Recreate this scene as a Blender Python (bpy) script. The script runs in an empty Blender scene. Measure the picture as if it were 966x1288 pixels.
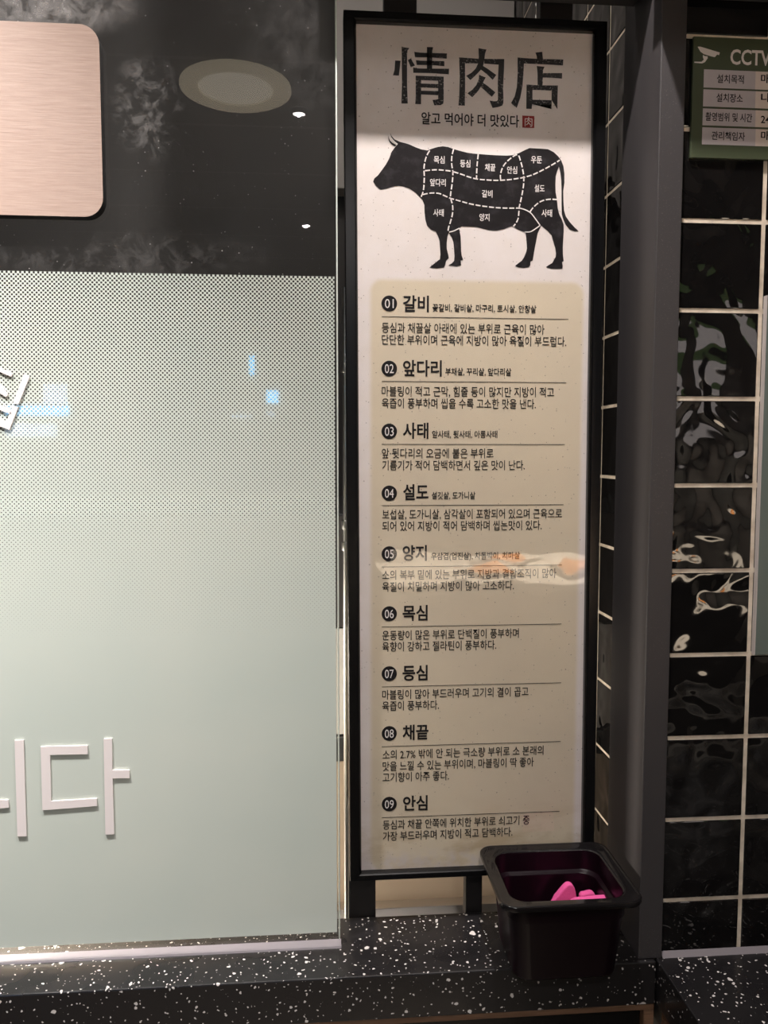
import bpy, bmesh, math, random
from mathutils import Vector, Matrix
from mathutils.geometry import tessellate_polygon
random.seed(7)
SC = bpy.context.scene
COL = SC.collection
ZC = 1.45                                   # eye height; heights below are given relative to the eye
# ------------------------------------------------------------------ camera
FPX, YAW, PITCH, ROLL = 1000.0, 0.07958, 0.07332, 0.00039
def cam_axes():
    cy, sy = math.cos(YAW), math.sin(YAW); cp, sp = math.cos(PITCH), math.sin(PITCH)
    f = Vector((sy*cp, cy*cp, -sp)); r = Vector((cy, -sy, 0)); u = r.cross(f)
    cr, sr = math.cos(ROLL), math.sin(ROLL)
    return r*cr + u*sr, u*cr - r*sr, f
CR, CU, CF = cam_axes()
cam = bpy.data.cameras.new('camera'); cam.sensor_fit = 'VERTICAL'; cam.sensor_height = 36; cam.sensor_width = 27
cam.lens = 36*FPX/1288; cam.clip_start = 0.01
camo = bpy.data.objects.new('camera', cam); COL.objects.link(camo)
m = Matrix((CR, CU, -CF)).transposed().to_4x4(); m.translation = Vector((0, 0, ZC)); camo.matrix_world = m
SC.camera = camo
def ray(px, py): return CF + CR*((px-483)/FPX) - CU*((py-644)/FPX)
def atY(px, py, Y): d = ray(px, py); return d*(Y/d.y)          # measured point on a vertical plane
def atZ(px, py, Z): d = ray(px, py); return d*(Z/d.z)          # measured point on a level plane
# ------------------------------------------------------------------ world, lights, exposure
w = bpy.data.worlds.new('world'); SC.world = w; w.use_nodes = True
w.node_tree.nodes['Background'].inputs[0].default_value = (1.0, 0.93, 0.88, 1)
w.node_tree.nodes['Background'].inputs[1].default_value = 0.03
vs = SC.view_settings; vs.view_transform = 'Standard'; vs.look = 'None'; vs.gamma = 1; vs.exposure = 0.30
try: vs.use_curve_mapping = False
except Exception: pass
def area(name, loc, target, size, power, color, size_y=None, disk=False):
    l = bpy.data.lights.new(name, 'AREA'); l.energy = power; l.color = color
    l.shape = 'DISK' if disk else 'RECTANGLE'; l.size = size; l.size_y = size_y or size
    o = bpy.data.objects.new(name, l); COL.objects.link(o)
    o.location = Vector(loc) + Vector((0, 0, ZC))
    d = Vector(target) - Vector(loc); o.rotation_euler = d.to_track_quat('-Z', 'Y').to_euler()
    return o
area('key_spot_light', (0.15, 0.60, 1.085), (0.13, 0.95, -0.1), 0.035, 14, (1.0, 0.925, 0.885), disk=True)
k2 = area('film_fill_spot', (-0.60, 0.52, 1.085), (-0.55, 0.93, -0.40), 0.06, 4.5, (1.0, 0.95, 0.92), disk=True); k2.data.spread = math.radians(58)  # added spot that evens out the light on the film
area('room_fill_light', (0.1, 0.24, 1.08), (0.1, 0.70, -0.5), 1.3, 1.9, (1.0, 0.94, 0.92), 0.36)  # added overhead fill, lifts the shaded top of the board
area('kitchen_fill_light', (0.0, 1.09, 1.075), (0.0, 1.3, 0), 0.7, 2.5, (1.0, 0.93, 0.85), 0.08)  # added fill that brightens the cabinet and back wall
area('bench_fill_light', (-0.50, 1.06, -0.42), (0.25, 1.20, -0.62), 0.05, 6, (1.0, 0.90, 0.78), 0.05)  # added fill hidden behind the film, brightens the beige cabinet door

def spot(name, loc, target, power, cone, color, r=0.005):
    l = bpy.data.lights.new(name, 'SPOT'); l.energy = power; l.color = color; l.spot_size = math.radians(cone); l.spot_blend = 1.0; l.shadow_soft_size = r
    o = bpy.data.objects.new(name, l); COL.objects.link(o); o.location = Vector(loc) + Vector((0, 0, ZC))
    o.rotation_euler = (Vector(target) - Vector(loc)).to_track_quat('-Z', 'Y').to_euler(); return o
spot('tilted_spot_light', (-0.063, -0.765, 1.085), (0.16, 0.95, -0.62), 30, 48, (1.0, 0.93, 0.88))
spot('tilted_spot_light_second', (-0.0626, -2.026, 1.085), (-0.25, 0.95, -0.55), 14, 44, (1.0, 0.95, 0.92))
# ------------------------------------------------------------------ materials
def mat(name, col=(0.5, 0.5, 0.5), rough=0.5, metal=0.0, spec=0.5, emit=None, estr=0.0, coat=0.0):
    m = bpy.data.materials.new(name); m.use_nodes = True
    b = m.node_tree.nodes['Principled BSDF']
    b.inputs['Base Color'].default_value = (*col, 1); b.inputs['Roughness'].default_value = rough
    b.inputs['Metallic'].default_value = metal; b.inputs['Specular IOR Level'].default_value = spec
    b.inputs['Coat Weight'].default_value = coat
    if emit: b.inputs['Emission Color'].default_value = (*emit, 1); b.inputs['Emission Strength'].default_value = estr
    return m
class NT:
    def __init__(s, m): s.m = m; s.t = m.node_tree; s.b = s.t.nodes.get('Principled BSDF'); s.out = s.t.nodes['Material Output']
    def n(s, typ, **kw):
        x = s.t.nodes.new(typ)
        for k, v in kw.items(): setattr(x, k, v)
        return x
    def l(s, a, b): s.t.links.new(a, b)
    def val(s, sock, v):
        if hasattr(v, 'is_linked') or hasattr(v, 'links'): s.l(v, sock)
        else: sock.default_value = v
    def math(s, op, a, b=0.0, c=0.0, clamp=False):
        x = s.n('ShaderNodeMath', operation=op, use_clamp=clamp)
        for i, v in enumerate((a, b, c)): s.val(x.inputs[i], v)
        return x.outputs[0]
    def coord(s, scale=(1, 1, 1), loc=(0, 0, 0)):
        tc = s.n('ShaderNodeTexCoord'); mp = s.n('ShaderNodeMapping')
        mp.inputs['Scale'].default_value = scale; mp.inputs['Location'].default_value = loc
        s.l(tc.outputs['Object'], mp.inputs['Vector']); return mp.outputs[0]
    def noise(s, vec, scale, detail=2.0, rough=0.5, dist=0.0):
        x = s.n('ShaderNodeTexNoise'); s.l(vec, x.inputs['Vector']); x.inputs['Scale'].default_value = scale
        x.inputs['Detail'].default_value = detail; x.inputs['Roughness'].default_value = rough; x.inputs['Distortion'].default_value = dist
        return x.outputs['Fac']
    def voronoi(s, vec, scale, rnd=1.0):
        x = s.n('ShaderNodeTexVoronoi'); s.l(vec, x.inputs['Vector']); x.inputs['Scale'].default_value = scale
        x.inputs['Randomness'].default_value = rnd; return x.outputs['Distance'], x.outputs['Color']
    def mr(s, v, a, b, c=0.0, d=1.0, smooth=False):
        x = s.n('ShaderNodeMapRange'); s.l(v, x.inputs[0])
        if smooth: x.interpolation_type = 'SMOOTHSTEP'
        for i, q in enumerate((a, b, c, d)): x.inputs[1+i].default_value = q
        return x.outputs[0]
    def mix(s, fac, a, b):
        x = s.n('ShaderNodeMix', data_type='RGBA'); s.val(x.inputs[0], fac)
        for i, v in ((6, a), (7, b)):
            if isinstance(v, tuple): x.inputs[i].default_value = (*v, 1)
            else: s.l(v, x.inputs[i])
        return x.outputs[2]
    def sep(s, vec):
        x = s.n('ShaderNodeSeparateXYZ'); s.l(vec, x.inputs[0]); return x.outputs
    def reflectance(s, f0=0.04, gain=1.0):   # the same from both sides of a thin sheet
        g = s.n('ShaderNodeNewGeometry'); d = s.n('ShaderNodeVectorMath', operation='DOT_PRODUCT')
        s.l(g.outputs['True Normal'], d.inputs[0]); s.l(g.outputs['Incoming'], d.inputs[1])
        c = s.math('SUBTRACT', 1.0, s.math('ABSOLUTE', d.outputs['Value']), clamp=True)
        return s.math('MULTIPLY', s.math('MULTIPLY_ADD', s.math('POWER', c, 5.0), 1-f0, f0), gain, clamp=True)
    def bump(s, h, strength, dist=0.001):
        x = s.n('ShaderNodeBump'); s.l(h, x.inputs['Height']); x.inputs['Strength'].default_value = strength
        x.inputs['Distance'].default_value = dist; s.l(x.outputs[0], s.b.inputs['Normal'])
M = {}
M['frame'] = mat('frame black gloss', (0.004, 0.004, 0.0045), 0.25, spec=0.35)
M['bar'] = mat('black bar', (0.012, 0.010, 0.010), 0.5)
M['ink'] = mat('print ink', (0.014, 0.012, 0.013), 0.7, spec=0.2)
M['white_ink'] = mat('white print', (0.80, 0.75, 0.73), 0.6)
M['red'] = mat('red seal print', (0.30, 0.015, 0.012), 0.6)
M['letter'] = mat('white acrylic letter', (0.84, 0.775, 0.765), 0.4)
M['pan'] = mat('black polycarbonate', (0.0065, 0.0018, 0.0042), 0.30, spec=0.25)
M['pan_rim'] = mat('black polycarbonate rim', (0.008, 0.007, 0.0075), 0.10)
M['chrome'] = mat('steel', (0.62, 0.60, 0.58), 0.28, 1.0)
M['dark_metal'] = mat('dark metal', (0.05, 0.05, 0.05), 0.4)
M['beige'] = mat('beige laminate', (0.50, 0.39, 0.29), 0.55)
M['white_panel'] = mat('white laminate', (0.70, 0.66, 0.62), 0.45)
M['sealant'] = mat('silicone sealant', (0.22, 0.20, 0.215), 0.3)
M['wall_grey'] = mat('grey plaster', (0.06, 0.054, 0.052), 0.7)
M['brightened_wall'] = mat('grey hood panel', (0.42, 0.38, 0.36), 0.6)  # paler than the back wall, so it looks lit above the board
M['dark_wall'] = mat('dark wall', (0.05, 0.046, 0.045), 0.7)
M['floor'] = mat('floor', (0.10, 0.09, 0.085), 0.5)
M['board_edge'] = mat('black board edge', (0.008, 0.008, 0.008), 0.5)
M['glass_edge'] = mat('glass edge', (0.75, 0.82, 0.76), 0.2)
M['green'] = mat('green notice', (0.050, 0.064, 0.032), 0.5)
M['cell_grey'] = mat('notice grey cell', (0.44, 0.40, 0.42), 0.5)
M['cell_pale'] = mat('notice pale cell', (0.62, 0.53, 0.48), 0.5)
M['pale_print'] = mat('notice pale print', (0.70, 0.64, 0.62), 0.5)
M['greygreen'] = mat('grey green board', (0.12, 0.155, 0.14), 0.35)
M['pale_edge'] = mat('pale edge', (0.55, 0.50, 0.48), 0.4)
M['lamp'] = mat('lamp diffuser', (0.8, 0.75, 0.6), 0.5, emit=(1.0, 0.90, 0.72), estr=1.5)
M['lamp_ring'] = mat('lamp ring', (0.6, 0.55, 0.45), 0.5, emit=(1.0, 0.85, 0.60), estr=1.0)
M['lamp_hot'] = mat('lamp hot', (0.8, 0.8, 0.8), 0.5, emit=(1.0, 0.95, 0.9), estr=22)
M['screen_blue'] = mat('screen blue', (0.02, 0.02, 0.02), 0.4, emit=(0.10, 0.55, 1.0), estr=11)
M['screen_pale'] = mat('screen pale', (0.02, 0.02, 0.02), 0.4, emit=(0.55, 0.75, 1.0), estr=5)

def tile_mat():
    m = mat('black wavy glazed tile', (0.006, 0.0055, 0.0055), 0.045, spec=0.6); t = NT(m)
    v = t.coord((1, 1, 1)); a = t.noise(v, 17, 1.0, 0.4, 0.6); b = t.noise(v, 45, 0, 0.5)
    h = t.math('ADD', a, t.math('MULTIPLY', b, 0.18)); t.bump(h, 0.5, 0.010); return m
M['tile'] = tile_mat()
def grout_mat():
    m = mat('cream grout', (0.60, 0.51, 0.41), 0.6); t = NT(m); v = t.coord()
    n = t.noise(v, 60, 3); t.l(t.mix(t.mr(n, 0.35, 0.7), (0.80, 0.70, 0.57), (0.55, 0.46, 0.36)), t.b.inputs['Base Color']); return m
M['grout'] = grout_mat()
def stone_mat():
    m = mat('black terrazzo solid surface', (0.012, 0.011, 0.012), 0.28); t = NT(m); v = t.coord((1, 1, 1))
    wv = t.n('ShaderNodeTexNoise'); t.l(v, wv.inputs['Vector']); wv.inputs['Scale'].default_value = 150
    off = t.n('ShaderNodeVectorMath', operation='MULTIPLY_ADD'); t.l(wv.outputs['Color'], off.inputs[0])
    off.inputs[1].default_value = (0.006, 0.006, 0.006); t.l(v, off.inputs[2]); vv = off.outputs[0]
    tot = None
    for sc, lo, rmax in ((52, 0.77, 0.26), (120, 0.50, 0.30), (240, 0.44, 0.34)):
        d, c = t.voronoi(vv, sc); r = t.mr(t.sep(c)[0], lo, 1.0, -0.02, rmax)
        k = t.math('SUBTRACT', r, d); k = t.mr(k, 0.0, 0.04)
        tot = k if tot is None else t.math('MAXIMUM', tot, k)
    t.l(t.mix(tot, (0.013, 0.012, 0.013), (0.66, 0.62, 0.60)), t.b.inputs['Base Color'])
    sm = t.noise(v, 14, 2); t.l(t.mr(sm, 0.3, 0.7, 0.20, 0.38), t.b.inputs['Roughness']); return m
M['stone'] = stone_mat()
def wood_mat(name, a, b, sx, sy, sz, rough=0.5):
    m = mat(name, a, rough); t = NT(m); v = t.coord((sx, sy, sz)); n = t.noise(v, 1.0, 4, 0.6, 0.3)
    v2 = t.coord((sx*2.2, sy*2.5, sz*3.2)); n2 = t.noise(v2, 1.0, 2, 0.5)
    f = t.mr(t.math('ADD', t.math('MULTIPLY', n, 0.6), t.math('MULTIPLY', n2, 0.4)), 0.36, 0.66)
    t.l(t.mix(f, a, b), t.b.inputs['Base Color']); t.bump(f, 0.12, 0.0006); return m
M['oak'] = wood_mat('pink oak veneer', (0.47, 0.35, 0.295), (0.385, 0.275, 0.228), 26, 26, 520, 0.45)
M['walnut'] = wood_mat('brown wood trim', (0.26, 0.145, 0.085), (0.13, 0.07, 0.04), 14, 120, 160, 0.5)
def post_mat():
    m = mat('dark grey painted post', (0.045, 0.041, 0.043), 0.5); t = NT(m); v = t.coord()
    n = t.noise(v, 900, 2); k = t.math('MULTIPLY', t.mr(n, 0.66, 0.76), t.mr(t.noise(v, 6, 2), 0.45, 0.62))
    t.l(t.mix(t.math('MULTIPLY', k, 0.5), (0.045, 0.041, 0.043), (0.35, 0.31, 0.29)), t.b.inputs['Base Color']); return m
M['post'] = post_mat()
def ceil_mat():
    m = mat('dark ceiling panels', (0.05, 0.047, 0.045), 0.6); t = NT(m); v = t.coord(); s = t.sep(v)
    f = t.math('FRACT', t.math('MULTIPLY', s[1], 2.2)); k = t.math('LESS_THAN', f, 0.035)
    t.l(t.mix(k, (0.05, 0.047, 0.045), (0.16, 0.15, 0.14)), t.b.inputs['Base Color']); return m
M['ceiling'] = ceil_mat()
def pink_mat():
    m = mat('pink foam', (0.80, 0.10, 0.34), 0.85); t = NT(m); v = t.coord(); n = t.noise(v, 500, 2)
    t.l(t.mix(n, (0.86, 0.12, 0.38), (0.72, 0.08, 0.29)), t.b.inputs['Base Color']); t.bump(n, 0.3, 0.001); return m
M['pink'] = pink_mat()
def worn_ink():
    m = mat('worn title ink', (0.012, 0.011, 0.012), 0.6); t = NT(m); v = t.coord()
    n = t.noise(v, 420, 3, 0.6); k = t.math('MULTIPLY', t.mr(n, 0.58, 0.64), t.mr(t.noise(v, 40, 1), 0.40, 0.55))
    t.l(t.mix(t.math('MULTIPLY', k, 0.75), (0.012, 0.011, 0.012), (0.55, 0.50, 0.48)), t.b.inputs['Base Color']); return m
M['worn'] = worn_ink()
def cow_ink():
    m = mat('cow print ink', (0.02, 0.018, 0.02), 0.7, spec=0.15); t = NT(m); v = t.coord()
    n = t.noise(v, 60, 4, 0.65); t.l(t.mix(t.mr(n, 0.5, 0.75), (0.012, 0.010, 0.011), (0.036, 0.033, 0.037)), t.b.inputs['Base Color']); return m
M['cow'] = cow_ink()
# poster paper: local coordinates are relative to the sign's base point SB
SB = (0.19, 0.985, -0.75)
def poster_mat():
    m = mat('printed paper', (0.8, 0.75, 0.72), 0.55); t = NT(m); v = t.coord(); s = t.sep(v)
    pa, pb = atY(465, 352, 0.985), atY(725, 1087, 0.985)
    x0, x1, z1, z0 = pa.x-SB[0]+.002, atY(727, 700, .985).x-SB[0], pa.z-SB[2], pb.z-SB[2]+0.004
    cx, cz, hx, hz, r = (x0+x1)/2, (z0+z1)/2, (x1-x0)/2, (z1-z0)/2, 0.014
    qx = t.math('MAXIMUM', t.math('SUBTRACT', t.math('ABSOLUTE', t.math('SUBTRACT', s[0], cx)), hx-r), 0.0)
    qz = t.math('MAXIMUM', t.math('SUBTRACT', t.math('ABSOLUTE', t.math('SUBTRACT', s[2], cz)), hz-r), 0.0)
    d = t.math('SQRT', t.math('ADD', t.math('MULTIPLY', qx, qx), t.math('MULTIPLY', qz, qz)))
    inside = t.mr(d, r+0.005, r-0.003, smooth=True)
    base = t.mix(inside, (0.80, 0.738, 0.722), (0.70, 0.605, 0.46))
    mott = t.noise(v, 35, 4, 0.65); base = t.mix(t.mr(mott, 0.35, 0.8, 0, 0.22), base, (0.60, 0.50, 0.38))
    # grey age towards nothing in particular: broad worn cloud
    cl = t.noise(v, 7, 2, 0.5); base = t.mix(t.mr(cl, 0.40, 0.75, 0, 0.22), base, (0.56, 0.49, 0.42))
    for sc, lo, rm in ((170, 0.80, 0.17), (330, 0.78, 0.26)):
        dd, c = t.voronoi(v, sc); rr = t.mr(t.sep(c)[0], lo, 1.0, -0.02, rm)
        base = t.mix(t.mr(t.math('SUBTRACT', rr, dd), 0, 0.05, 0, 0.75), base, (0.16, 0.12, 0.10))
    # brown damp stain along the lower edge and lower left corner
    st = t.noise(t.coord((6, 6, 16)), 2.2, 4, 0.6, 0.4)
    band = t.math('MULTIPLY', t.mr(s[2], z0+0.10, z0+0.02, 0, 1, True), t.mr(st, 0.42, 0.62))
    base = t.mix(t.math('MULTIPLY', band, 0.55), base, (0.42, 0.30, 0.16))
    rim = t.math('MULTIPLY', t.mr(s[2], z0+0.030, z0+0.008, 0, 1, True), t.mr(t.noise(v, 55, 3), 0.40, 0.60))
    base = t.mix(t.math('MULTIPLY', rim, 0.7), base, (0.62, 0.56, 0.55))
    t.l(base, t.b.inputs['Base Color']); return m
M['poster'] = poster_mat()
def clear_cover():
    m = bpy.data.materials.new('clear acrylic'); m.use_nodes = True; t = NT(m); t.t.nodes.remove(t.b)
    tr = t.n('ShaderNodeBsdfTransparent'); gl = t.n('ShaderNodeBsdfGlossy'); gl.inputs['Roughness'].default_value = 0.03
    fr = t.reflectance(0.045)
    v = t.coord((1, 1, 1)); n = t.noise(v, 9, 2); bp = t.n('ShaderNodeBump'); t.l(n, bp.inputs['Height'])
    bp.inputs['Strength'].default_value = 0.25; bp.inputs['Distance'].default_value = 0.004; t.l(bp.outputs[0], gl.inputs['Normal'])
    mx = t.n('ShaderNodeMixShader'); t.l(fr, mx.inputs[0]); t.l(tr.outputs[0], mx.inputs[1]); t.l(gl.outputs[0], mx.inputs[2])
    t.l(mx.outputs[0], t.out.inputs['Surface']); return m
M['acrylic'] = clear_cover()
def glass_mat(dusty):
    m = bpy.data.materials.new('glass' + (' dusty' if dusty else '')); m.use_nodes = True; t = NT(m); t.t.nodes.remove(t.b)
    tr = t.n('ShaderNodeBsdfTransparent'); tr.inputs[0].default_value = (0.95, 0.96, 0.955, 1)
    if not dusty: t.l(tr.outputs[0], t.out.inputs['Surface']); return m
    gl = t.n('ShaderNodeBsdfGlossy'); gl.inputs['Roughness'].default_value = 0.0
    fr2 = t.reflectance(0.045, 1.7)
    mx = t.n('ShaderNodeMixShader'); t.l(fr2, mx.inputs[0]); t.l(tr.outputs[0], mx.inputs[1]); t.l(gl.outputs[0], mx.inputs[2])
    df = t.n('ShaderNodeBsdfDiffuse'); df.inputs[0].default_value = (0.75, 0.72, 0.70, 1)
    v = t.coord(); s = t.sep(v)
    sm = t.noise(v, 45, 8, 0.75, 0.5); big = t.noise(v, 7, 2)
    d1, c1 = t.voronoi(v, 260); spk = t.mr(t.math('SUBTRACT', t.mr(t.sep(c1)[0], 0.70, 1.0, -0.02, 0.22), d1), 0, 0.05)
    def blob(px, py, rx, rz):
        p = atY(px, py, 0.946); a = t.math('DIVIDE', t.math('SUBTRACT', s[0], p.x-GB[0]), rx); b = t.math('DIVIDE', t.math('SUBTRACT', s[2], p.z-GB[2]), rz)
        return t.mr(t.math('ADD', t.math('MULTIPLY', a, a), t.math('MULTIPLY', b, b)), 1.0, 0.0, 0, 1, True)
    b1 = blob(20, -5, 0.15, 0.055); b2 = blob(185, 135, 0.045, 0.07); b3 = blob(150, 320, 0.20, 0.03); b4 = blob(400, 60, 0.10, 0.10)
    k = t.math('MULTIPLY', b1, t.mr(sm, 0.38, 0.62, 0.06, 0.42))
    k = t.math('ADD', k, t.math('MULTIPLY', b2, t.mr(sm, 0.48, 0.70, 0, 0.26)))
    k = t.math('ADD', k, t.math('MULTIPLY', b3, t.mr(sm, 0.45, 0.7, 0, 0.09)))
    k = t.math('ADD', k, t.math('MULTIPLY', b4, t.mr(sm, 0.40, 0.7, 0, 0.04)))
    k = t.math('ADD', k, t.mr(big, 0.35, 0.7, 0.003, 0.014))
    k = t.math('ADD', k, t.math('MULTIPLY', spk, t.mr(big, 0.38, 0.62, 0.15, 0.55)), clamp=True)
    m2 = t.n('ShaderNodeMixShader'); t.l(k, m2.inputs[0]); t.l(mx.outputs[0], m2.inputs[1]); t.l(df.outputs[0], m2.inputs[2])
    t.l(m2.outputs[0], t.out.inputs['Surface']); return m
GB = (-0.30, 0.951, -0.605)                 # base point of the glass screen
M['glass'] = glass_mat(True); M['glass_back'] = glass_mat(False)
def film_mat():
    m = bpy.data.materials.new('frosted film with dot fade'); m.use_nodes = True; t = NT(m); b = t.b
    v = t.coord(); s = t.sep(v)
    cl = t.noise(v, 5, 2); t.l(t.mix(t.mr(cl, 0.35, 0.65), (0.585, 0.645, 0.59), (0.625, 0.672, 0.61)), b.inputs['Base Color'])
    b.inputs['Roughness'].default_value = 0.04; b.inputs['Specular IOR Level'].default_value = 0.5
    p = 0.00495; k = 2*math.pi/p
    q = t.math('MULTIPLY', t.math('COSINE', t.math('MULTIPLY', s[0], k)), t.math('COSINE', t.math('MULTIPLY', s[2], k)))
    zt, zb = atY(200, 342, 0.9455).z - GB[2], atY(200, 800, 0.9455).z - GB[2]
    th = t.mr(s[2], zt, zb, 0.06, 0.99)
    hole = t.math('MULTIPLY', t.mr(t.math('SUBTRACT', q, th), -0.03, 0.03), t.math('GREATER_THAN', s[2], zb))
    tr = t.n('ShaderNodeBsdfTransparent'); mx = t.n('ShaderNodeMixShader')
    t.l(hole, mx.inputs[0]); t.l(b.outputs[0], mx.inputs[1]); t.l(tr.outputs[0], mx.inputs[2]); t.l(mx.outputs[0], t.out.inputs['Surface']); return m
M['film'] = film_mat()

# ------------------------------------------------------------------ mesh helpers
class MB:
    def __init__(s): s.v = []; s.f = []; s.mi = []; s.cur = 0
    def add(s, vs, fs):
        o = len(s.v); s.v += [tuple(p) for p in vs]
        for f in fs: s.f.append([i+o for i in f]); s.mi.append(s.cur)
        return s
    def box(s, x0, x1, y0, y1, z0, z1, b=0.0):
        bm = bmesh.new(); bmesh.ops.create_cube(bm, size=1)
        for v in bm.verts: v.co = Vector((x0 if v.co.x < 0 else x1, y0 if v.co.y < 0 else y1, z0 if v.co.z < 0 else z1))
        if b > 0: bmesh.ops.bevel(bm, geom=bm.edges[:], offset=b, segments=2, affect='EDGES', profile=0.5)
        s.bm(bm); return s
    def bm(s, bm):
        bm.verts.index_update(); s.add([v.co[:] for v in bm.verts], [[v.index for v in f.verts] for f in bm.faces]); bm.free()
    def prism(s, pts, y0, y1):             # outline in X/Z, extruded along Y (y0 is the side facing the viewer)
        n = len(pts); vs = [(x, y0, z) for x, z in pts] + [(x, y1, z) for x, z in pts]
        s.add(vs, [list(range(n)), list(range(2*n-1, n-1, -1))] + [[i, (i+1) % n, n+(i+1) % n, n+i] for i in range(n)]); return s
    def flat(s, pts, y): s.add([(x, y, z) for x, z in pts], [list(range(len(pts)))]); return s
    def lathe(s, c, prof, n=48):           # prof of (r, z)
        vs = []; fs = []
        for r, z in prof:
            for i in range(n): a = 2*math.pi*i/n; vs.append((c[0]+r*math.cos(a), c[1]+r*math.sin(a), z))
        for k in range(len(prof)-1):
            for i in range(n): j = (i+1) % n; fs.append([k*n+i, k*n+j, (k+1)*n+j, (k+1)*n+i])
        s.add(vs, fs); return s
    def tube(s, pts, r, n=8, y=None):
        for a, b in zip(pts[:-1], pts[1:]):
            a, b = Vector(a), Vector(b); d = (b-a).normalized(); q = d.to_track_quat('Z', 'Y')
            vs = [a + q @ Vector((r*math.cos(2*math.pi*i/n), r*math.sin(2*math.pi*i/n), 0)) for i in range(n)]
            vs += [b + q @ Vector((r*math.cos(2*math.pi*i/n), r*math.sin(2*math.pi*i/n), 0)) for i in range(n)]
            s.add(vs, [[i, (i+1) % n, n+(i+1) % n, n+i] for i in range(n)] + [list(range(n))[::-1], list(range(n, 2*n))])
        return s
    def build(s, name, mats, parent=None, origin=None, smooth=False):
        if parent is not None:
            L = Vector((0, 0, 0)); p = parent
            while p is not None: L += p.location; p = p.parent
        else:
            if origin is None:
                xs, ys, zs = zip(*s.v); origin = ((min(xs)+max(xs))/2, (min(ys)+max(ys))/2, min(zs))
            L = Vector(origin) + Vector((0, 0, ZC))
        me = bpy.data.meshes.new(name); me.from_pydata([(x-L.x, y-L.y, z+ZC-L.z) for x, y, z in s.v], [], s.f)
        for mm in (mats if isinstance(mats, (list, tuple)) else [mats]): me.materials.append(mm)
        for p, i in zip(me.polygons, s.mi): p.material_index = i; p.use_smooth = smooth
        me.update()
        o = bpy.data.objects.new(name, me); COL.objects.link(o)
        if parent is not None: o.parent = parent
        else: o.location = L
        if smooth:
            md = o.modifiers.new('wn', 'WEIGHTED_NORMAL'); md.keep_sharp = True
        return o
def tag(o, label=None, cat=None, group=None, kind=None):
    if label: o['label'] = label
    if cat: o['category'] = cat
    if group: o['group'] = group
    if kind: o['kind'] = kind
    return o
def empty(name, loc, label, cat, group=None):
    o = bpy.data.objects.new(name, None); o.empty_display_size = 0.05; COL.objects.link(o)
    o.location = Vector(loc) + Vector((0, 0, ZC)); return tag(o, label, cat, group)
def struct(o): o['kind'] = 'structure'; return o
_tc = {}
def text_geo(txt, off):
    if (txt, off) in _tc: return _tc[(txt, off)]
    cu = bpy.data.curves.new('t', 'FONT'); cu.body = txt; cu.size = 1.0; cu.dimensions = '2D'; cu.fill_mode = 'FRONT'
    cu.resolution_u = 3; cu.offset = off
    o = bpy.data.objects.new('t', cu); COL.objects.link(o)
    me = bpy.data.meshes.new_from_object(o.evaluated_get(bpy.context.evaluated_depsgraph_get()))
    g = ([v.co.copy() for v in me.vertices], [list(p.vertices) for p in me.polygons])
    bpy.data.objects.remove(o); bpy.data.curves.remove(cu); bpy.data.meshes.remove(me)
    _tc[(txt, off)] = g; return g
def put_text(mb, txt, px0, px1, pyb, em, Y, off=0.008, base=0.075):
    # one line of lettering on the plane Y, left end px0, right end px1, lowest stroke at height pyb (at its left end)
    vs, fs = text_geo(txt, off)
    if not vs: return
    a = atY(px0, pyb, Y); xr = atY(px1, pyb, Y).x; h = em*Y/FPX*1.01
    lo = min(p.x for p in vs); hi = max(p.x for p in vs); sx = (xr-a.x)/(hi-lo)
    mb.add([(a.x+(p.x-lo)*sx, Y, a.z+(p.y+base)*h) for p in vs], fs)
def zp(pts, off, sc, Y): 
    r = []
    for x, y in pts: q = atY(off[0]+x/sc, off[1]+y/sc, Y); r.append((q.x, q.z))
    return r
def spline(pts, closed=True, n=4):
    out = []; N = len(pts)
    for i in range(N if closed else N-1):
        p0, p1, p2, p3 = (pts[(i-1) % N], pts[i], pts[(i+1) % N], pts[(i+2) % N]) if closed else (pts[max(i-1, 0)], pts[i], pts[i+1], pts[min(i+2, N-1)])
        for k in range(n):
            u = k/n
            out.append(tuple(0.5*((2*p1[j]) + (-p0[j]+p2[j])*u + (2*p0[j]-5*p1[j]+4*p2[j]-p3[j])*u*u + (-p0[j]+3*p1[j]-3*p2[j]+p3[j])*u**3) for j in (0, 1)))
    if not closed: out.append(pts[-1])
    return out
def tri_flat(mb, pts, y):                  # flat concave outline, triangulated
    tri = tessellate_polygon([[Vector((x, z, 0)) for x, z in pts]])
    mb.add([(x, y, z) for x, z in pts], [list(t) for t in tri])
def ribbon(mb, pts, w, y):
    for a, b in zip(pts[:-1], pts[1:]):
        dx, dz = b[0]-a[0], b[1]-a[1]; L = math.hypot(dx, dz) or 1; nx, nz = -dz/L*w/2, dx/L*w/2
        mb.add([(a[0]-nx, y, a[1]-nz), (b[0]-nx, y, b[1]-nz), (b[0]+nx, y, b[1]+nz), (a[0]+nx, y, a[1]+nz)], [[0, 1, 2, 3]])
def dashes(mb, pts, w, y, dash, gap):
    pts = spline(pts, False, 8); d = 0; seg = [pts[0]]; on = True; lim = dash
    for a, b in zip(pts[:-1], pts[1:]):
        L = math.hypot(b[0]-a[0], b[1]-a[1]); u = 0
        while d + L - u > lim:
            u += lim - d; q = (a[0]+(b[0]-a[0])*u/L, a[1]+(b[1]-a[1])*u/L)
            if on: seg.append(q); ribbon(mb, seg, w, y)
            seg = [q]; on = not on; lim = dash if on else gap; d = 0
        d += L - u; seg.append(b)
    if on and len(seg) > 1: ribbon(mb, seg, w, y)

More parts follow.
